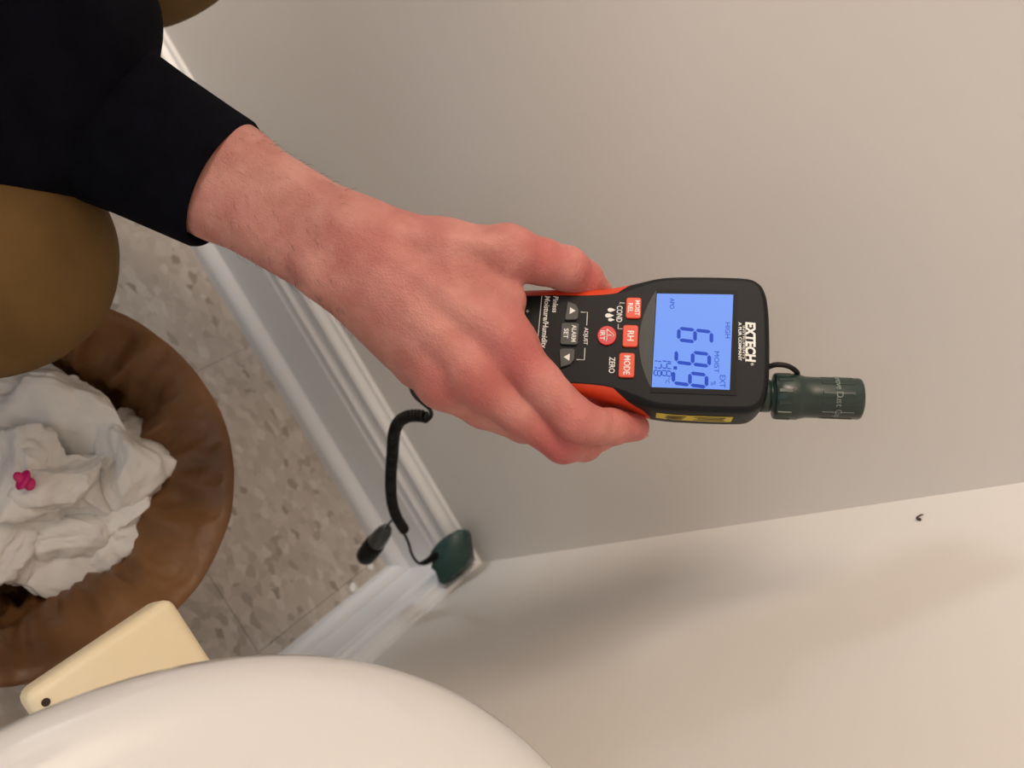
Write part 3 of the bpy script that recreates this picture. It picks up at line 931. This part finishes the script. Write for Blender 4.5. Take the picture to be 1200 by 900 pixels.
# sleeve and trousers as soft volumes with folds
def folds(P, amp, seed, f0=38):
    r_ = np.random.default_rng(seed); out = 0
    for i in range(7):
        kv = r_.normal(size=3); kv *= f0 * (1 + .5 * i) / np.linalg.norm(kv)
        out = out + amp / (1 + .55 * i) * np.sin(P @ kv + r_.uniform(0, 6.28) + 1.3 * np.sin(P @ r_.normal(size=3) * 14))
    return out
HS = .004
fs = Field((-.62, -.36, .22), (-.14, .02, .56), HS)
G = fs.blank()
for A, B, ra, rb in (((34, 14, .405), (-6, 128, .415), 62, 60), ((34, 14, .405), (-260, -120, .40), 62, 72), ((-6, 128, .415), (-300, 10, .40), 58, 66), ((60, 110, .42), (-20, 80, .41), 46, 60)):
    fs.add(G, q3(*A), q3(*B), ra * mmr, rb * mmr, .02)
P_ = fs.pts((0, 0, 0), fs.n)
G = G + folds(P_, .0022, 3)
V_, Fq = surface_nets(G, fs.lo, HS); V_ = relax(V_, Fq, 2)
fast_mesh('sleeve', to_world(V_), Fq, M['navy'], person, PO)

def leg(knee, hip, ankle, r_knee, seed, name='trouser_leg'):
    lo = np.minimum(np.minimum(knee, hip), ankle) - .13; hi = np.maximum(np.maximum(knee, hip), ankle) + .13
    lo[2] = max(lo[2], .02)
    fg = Field(lo, hi, .0065); G = fg.blank()
    fg.add(G, knee, hip, r_knee, .088, .03)
    fg.add(G, knee + np.array([.01, .005, .0]), ankle, r_knee * .93, .058, .03)
    G = G + folds(fg.pts((0, 0, 0), fg.n), .0022, seed, 26)
    V_, Fq = surface_nets(G, fg.lo, .0065); V_ = relax(V_, Fq, 2)
    return fast_mesh(name, V_, Fq, M['khaki'], person, PO)
K1 = pt(-6, 304, .44); K2 = pt(172, -92, .52)
leg(K1, np.array([1.02, .52, .42]), np.array([.96, .52, .12]), .067, 5)
leg(K2, np.array([1.02, .33, .42]), np.array([.97, .40, .10]), .062, 6)
# unseen sweatshirt torso with the upper arms, added to cast shade
ft = Field((.42, .02, .28), (1.24, .86, 1.10), .009); G = ft.blank()
ELB = to_world(q3(-280, -60, .40))
for A, B, ra, rb in (((1.03, .43, .43), (.97, .43, .62), .150, .140), ((.97, .43, .62), (.86, .44, .86), .140, .145), ((.86, .44, .88), (.82, .60, .90), .09, .08),
                     ((.86, .44, .88), (.82, .27, .90), .09, .08), ((.82, .60, .90), ELB, .078, .068), ((.82, .27, .90), (.62, .40, .74), .075, .06), ((.85, .44, .94), (.81, .45, 1.0), .075, .062)):
    ft.add(G, np.array(A), np.array(B), ra, rb, .05)
G = G + folds(ft.pts((0, 0, 0), ft.n), .003, 9, 22)
V_, Fq = surface_nets(G, ft.lo, .009); V_ = relax(V_, Fq, 2)
fast_mesh('sweatshirt', V_, Fq, M['navy'], person, PO)
# unseen head put in for shade, turned down towards the meter, short dark hair
HC = np.array([.745, .455, 1.135]); hf = np.array([-.80, -.18, -.57]); hf /= np.linalg.norm(hf)
hs_ = np.cross(hf, [0, 0, 1.0]); hs_ /= np.linalg.norm(hs_); hu = np.cross(hs_, hf)
hp_ = lambda r_, u_, f_: HC + hs_ * r_ + hu * u_ + hf * f_
fh = Field(HC - .19, HC + .19, .004); G = fh.blank()
for A, B, ra, rb, k in ((hp_(0, .02, -.02), hp_(0, .03, .02), .082, .076, .03), (hp_(0, -.045, .035), hp_(0, -.085, .055), .055, .032, .03), (hp_(0, .012, .093), hp_(0, -.022, .108), .007, .012, .008),
                        (hp_(-.032, .022, .088), hp_(.032, .022, .088), .010, .010, .012), (hp_(-.022, -.052, .084), hp_(.022, -.052, .084), .006, .006, .006), (hp_(-.018, -.062, .083), hp_(.018, -.062, .083), .007, .007, .006),
                        (hp_(.078, .005, -.005), hp_(.08, -.03, .0), .014, .010, .008), (hp_(-.078, .005, -.005), hp_(-.08, -.03, .0), .014, .010, .008), (hp_(0, -.05, -.02), np.array([.81, .45, 1.0]), .056, .058, .02)):
    fh.add(G, A, B, ra, rb, k)
V_, Fq = surface_nets(G, fh.lo, .004); V_ = relax(V_, Fq, 2)
hd_ = fast_mesh('head', V_, Fq, M['skin'], person, PO)
G = fh.blank()
fh.add(G, hp_(0, .03, -.028), hp_(0, .046, .012), .087, .078, .02)
G = G + folds(fh.pts((0, 0, 0), fh.n), .0012, 12, 120)
V_, Fq = surface_nets(G, fh.lo, .004)
fast_mesh('hair', V_, Fq, M['hair'], person, PO)
for sd_ in (-1, 1):
    V_, F_ = lathe([(0, .0125), (.006, .0112), (.0105, .007), (.0125, 0), (.0105, -.007), (0, -.0125)], 16)
    c_ = hp_(.031 * sd_, .004, .082)
    mesh('eye', [tuple(np.array(v) + c_ - PO) for v in V_], F_, M['porcelain'], person, True)

# ------------------------------------------------------------------ waste bin with brown liner
BC = np.array([.300, .355, 0]); BR = .128; BH = .300
bin_ = empty('waste_bin', tuple(BC))
tag(bin_, 'round waste bin with a brown paper liner, full of white tissues', 'bin')
V_, F_ = lathe([(0, .001), (.098, .001), (.1, .004), (.1225, BH - .006), (.1245, BH - .004), (.1235, BH - .002), (.1195, BH - .006), (.097, .008), (0, .008)], 64)
o = mesh('bin_shell', V_, F_, M['bin'], bin_, True); fix_normals(o)
nA = 300
prof0 = [(.1285, BH - .085), (.1290, BH - .06), (.1290, BH - .03), (.1290, BH - .008), (.1284, BH + .001), (.1268, BH + .003), (.1240, BH + .002), (.1215, BH - .006), (.1190, BH - .018), (.1160, BH - .035), (.1120, BH - .055), (.1080, BH - .08), (.1035, BH - .11), (.0990, BH - .14), (.0950, BH - .17), (.088, BH - .2), (.07, BH - .23), (.03, BH - .25), (.002, BH - .25)]
prof = [tuple(q) for q in spline(prof0, 4)]
V_, F_ = [], []
lr = np.random.default_rng(11)
dirs = lr.normal(size=(14, 3)); dirs[:, 2] *= .55; dirs /= np.linalg.norm(dirs, axis=1)[:, None]; phs = lr.uniform(0, 10, 14); frq = 26 * 1.17 ** np.arange(14)
for i, (r_, z_) in enumerate(prof):
    inn = min(max((i - 22) / 14, 0), 1)
    for k in range(nA):
        a = 2 * math.pi * k / nA
        p_ = np.array([math.cos(a) * .115, math.sin(a) * .115, z_])
        p_ = p_ + .010 * np.sin(p_[[1, 2, 0]] * 45 + phs[:3])
        c_ = float(((np.abs(((p_ @ dirs.T) * frq + phs) % 2 - 1)) / 1.16 ** np.arange(14)).sum() / 3.4)
        c2 = abs(((a * 2.1 + 7 * (BH - z_) * math.sin(3 * a)) % 2) - 1)
        rr = r_ - inn * (.030 * c_ + .012 * c2 - .014) - (1 - inn) * .0035 * (c_ - 1)
        sl_ = max(0, math.cos(a - math.radians(195))) ** 2
        rr -= inn * .016 * sl_ * min(1, (i - 22) / 16)
        zz = z_ + .004 * (c_ - 1) * (1 if 10 < i < 34 else .5)
        V_.append((max(rr, .001) * math.cos(a), max(rr, .001) * math.sin(a), zz))
for i in range(len(prof) - 1):
    for k in range(nA):
        k2 = (k + 1) % nA
        F_.append((i*nA + k, (i+1)*nA + k, (i+1)*nA + k2, i*nA + k2))
ln = mesh('liner', V_, F_, M['liner'], bin_, True)
tag(ln, 'brown crinkled paper liner')

# crumpled tissues
def ico(sub):
    bm = bmesh.new(); bmesh.ops.create_icosphere(bm, subdivisions=sub, radius=1)
    bm.verts.ensure_lookup_table()
    V_ = np.array([v.co[:] for v in bm.verts]); F_ = [[v.index for v in f_.verts] for f_ in bm.faces]; bm.free(); return V_, F_
IV, IF = ico(6)
def crumple(px, py, z_, size, squash, seed, label, rot=0):
    r_ = np.random.default_rng(seed)
    P = IV.copy()
    wp = P + .10 * np.sin(P @ r_.normal(size=(3, 3)) * 2.2 + r_.uniform(0, 6, 3))
    d_ = np.zeros(len(P))
    for i in range(14):
        kv = r_.normal(size=3); kv /= np.linalg.norm(kv)
        fr_ = 1.25 * 1.22 ** i
        x_ = wp @ kv * fr_ + r_.uniform(0, 10) + .35 * d_
        tri_ = np.abs((x_ % 2) - 1)
        d_ += tri_ / (1.30 ** i) * .34
    d_ -= d_.mean()
    for i in range(5):                       # flat creased facets
        kv = r_.normal(size=3); kv /= np.linalg.norm(kv); lim = r_.uniform(.35, .75)
        over = np.maximum(P @ kv - lim, 0)
        P = P - (over * .85)[:, None] * kv
    P = P * (1 + .8 * d_)[:, None]
    P = P * np.array(size) 
    c_, s_ = math.cos(rot), math.sin(rot)
    P = P @ np.array([[c_, s_, 0], [-s_, c_, 0], [0, 0, 1]])
    P[:, 2] *= squash
    loc = atz(px, py, z_)
    o = mesh('crumpled_tissue', P, IF, M['paper'], None, True, tuple(loc))
    tag(o, label, 'tissue', 'white crumpled tissues in the bin')
    return o
crumple(58, 484, .232, (.062, .050, .050), .9, 31, 'large white tissue sheet nearest the khaki knee in the bin', .5)
crumple(150, 538, .246, (.040, .036, .038), .9, 22, 'white tissue ball furthest right against the brown liner', .2)
crumple(80, 566, .258, (.038, .033, .030), .8, 33, 'white tissue just beside the pink scrap, in the heap centre', 1.2)
crumple(128, 604, .244, (.040, .030, .032), .8, 24, 'white crinkled tissue on the lower right of the heap', 1.9)
crumple(62, 640, .238, (.044, .033, .030), .8, 35, 'white tissue lowest in the heap towards the cream block', .9)
crumple(0, 622, .250, (.038, .034, .032), .8, 26, 'white tissue cut by the left edge of the picture', .3)
crumple(14, 556, .260, (.036, .033, .028), .8, 37, 'white tissue under the pink scrap at the left edge', 2.2)
pk = IV[:, :] * np.array([.0065, .0052, .0035]) * (1 + .25 * np.sin(IV @ np.array([5, 3, 2.]) + 1))[:, None]
o = mesh('pink_scrap', pk, IF, M['pink'], None, True, tuple(atz(28, 563, .290)))
tag(o, 'small magenta pink scrap lying on the white tissues', 'scrap')

# ------------------------------------------------------------------ half-round wall basin and cream block below it
sink = empty('wash_basin', (0, .495, .45))
tag(sink, 'white glossy half-round wall basin at the bottom of the picture', 'sink')
SR = .213; SZ = .56 - .45
prof = [(.10, -.10 + .08), (.16, .02), (.195, .06), (.208, .085), (SR, SZ - .008), (SR - .001, SZ), (SR - .004, SZ + .006), (SR - .010, SZ + .012), (SR - .020, SZ + .018), (SR - .034, SZ + .022), (SR - .050, SZ + .0235), (SR - .066, SZ + .022), (SR - .078, SZ + .016), (SR - .085, SZ + .004), (SR - .094, SZ - .02), (SR - .115, SZ - .05), (.06, SZ - .068), (.02, SZ - .07)]
nB = 64
V_, F_ = [], []
for (r_, z_) in prof:
    for k in range(nB + 1):
        a = -math.pi/2 + math.pi * k / nB
        V_.append((max(r_ * math.cos(a), 0.0), r_ * math.sin(a), z_))
for i in range(len(prof) - 1):
    for k in range(nB):
        F_.append((i*(nB+1) + k, i*(nB+1) + k + 1, (i+1)*(nB+1) + k + 1, (i+1)*(nB+1) + k))
n0 = len(V_); V_.append((0.0, 0, prof[0][1]))
F_ += [(n0, k + 1, k) for k in range(nB)]
bs = mesh('basin', V_, F_, M['porcelain'], sink, True); fix_normals(bs)
V_, F_ = lathe([(0, .003), (.012, .003), (.018, .002), (.021, 0)], 24)
o = mesh('drain', [(x + .03, y, z + SZ - .069) for x, y, z in V_], F_, M['metal'], sink, True)
blk = empty('cream_block', (0, .392, .33))
tag(blk, 'cream painted block with square end standing out between bin and white basin', 'block')
bm_obj('block_body', box_bm(0.0, .1975, -.0405, .0405, .044, .078, .006, 3), M['cream'], blk, True)
V_, F_ = lathe([(0, .0006), (.0018, .0006), (.0021, 0)], 12)
mesh('screw_head', [(x + .188, y + .034, z + .0782) for x, y, z in V_], F_, M['fibre'], blk)

# ------------------------------------------------------------------ specks
V_, F_ = tube(spline([(.0004, .0225, .6540), (.0012, .0250, .6530), (.0014, .0280, .6520), (.0006, .0292, .6545)], 4), [.0004]*3 + [.0005]*3 + [.0006]*4 + [.0009]*3, 6)
o = mesh('curled_fibre', np.array(V_) - np.array([0, .026, .651]), F_, M['fibre'], None, True, (0, .026, .651))
tag(o, 'tiny dark curled fibre stuck to the right wall near the corner edge', 'fibre')
for (px, py, s_, lb) in ((414, 690, .006, 'tiny white crumb on the floor beside the right baseboard'), (434, 664, .005, 'tiny white crumb on the floor just under the black plug cap')):
    p_ = atz(px, py, 0)
    Vc = IV[::1] * np.array([s_, s_ * .7, s_ * .35]) * (1 + .3 * np.sin(IV @ np.array([4, 2, 3.]) + px))[:, None]
    Vc[:, 2] -= Vc[:, 2].min()
    o = mesh('paint_crumb', Vc, IF, M['chip'], None, True, tuple(p_)); tag(o, lb, 'crumb')
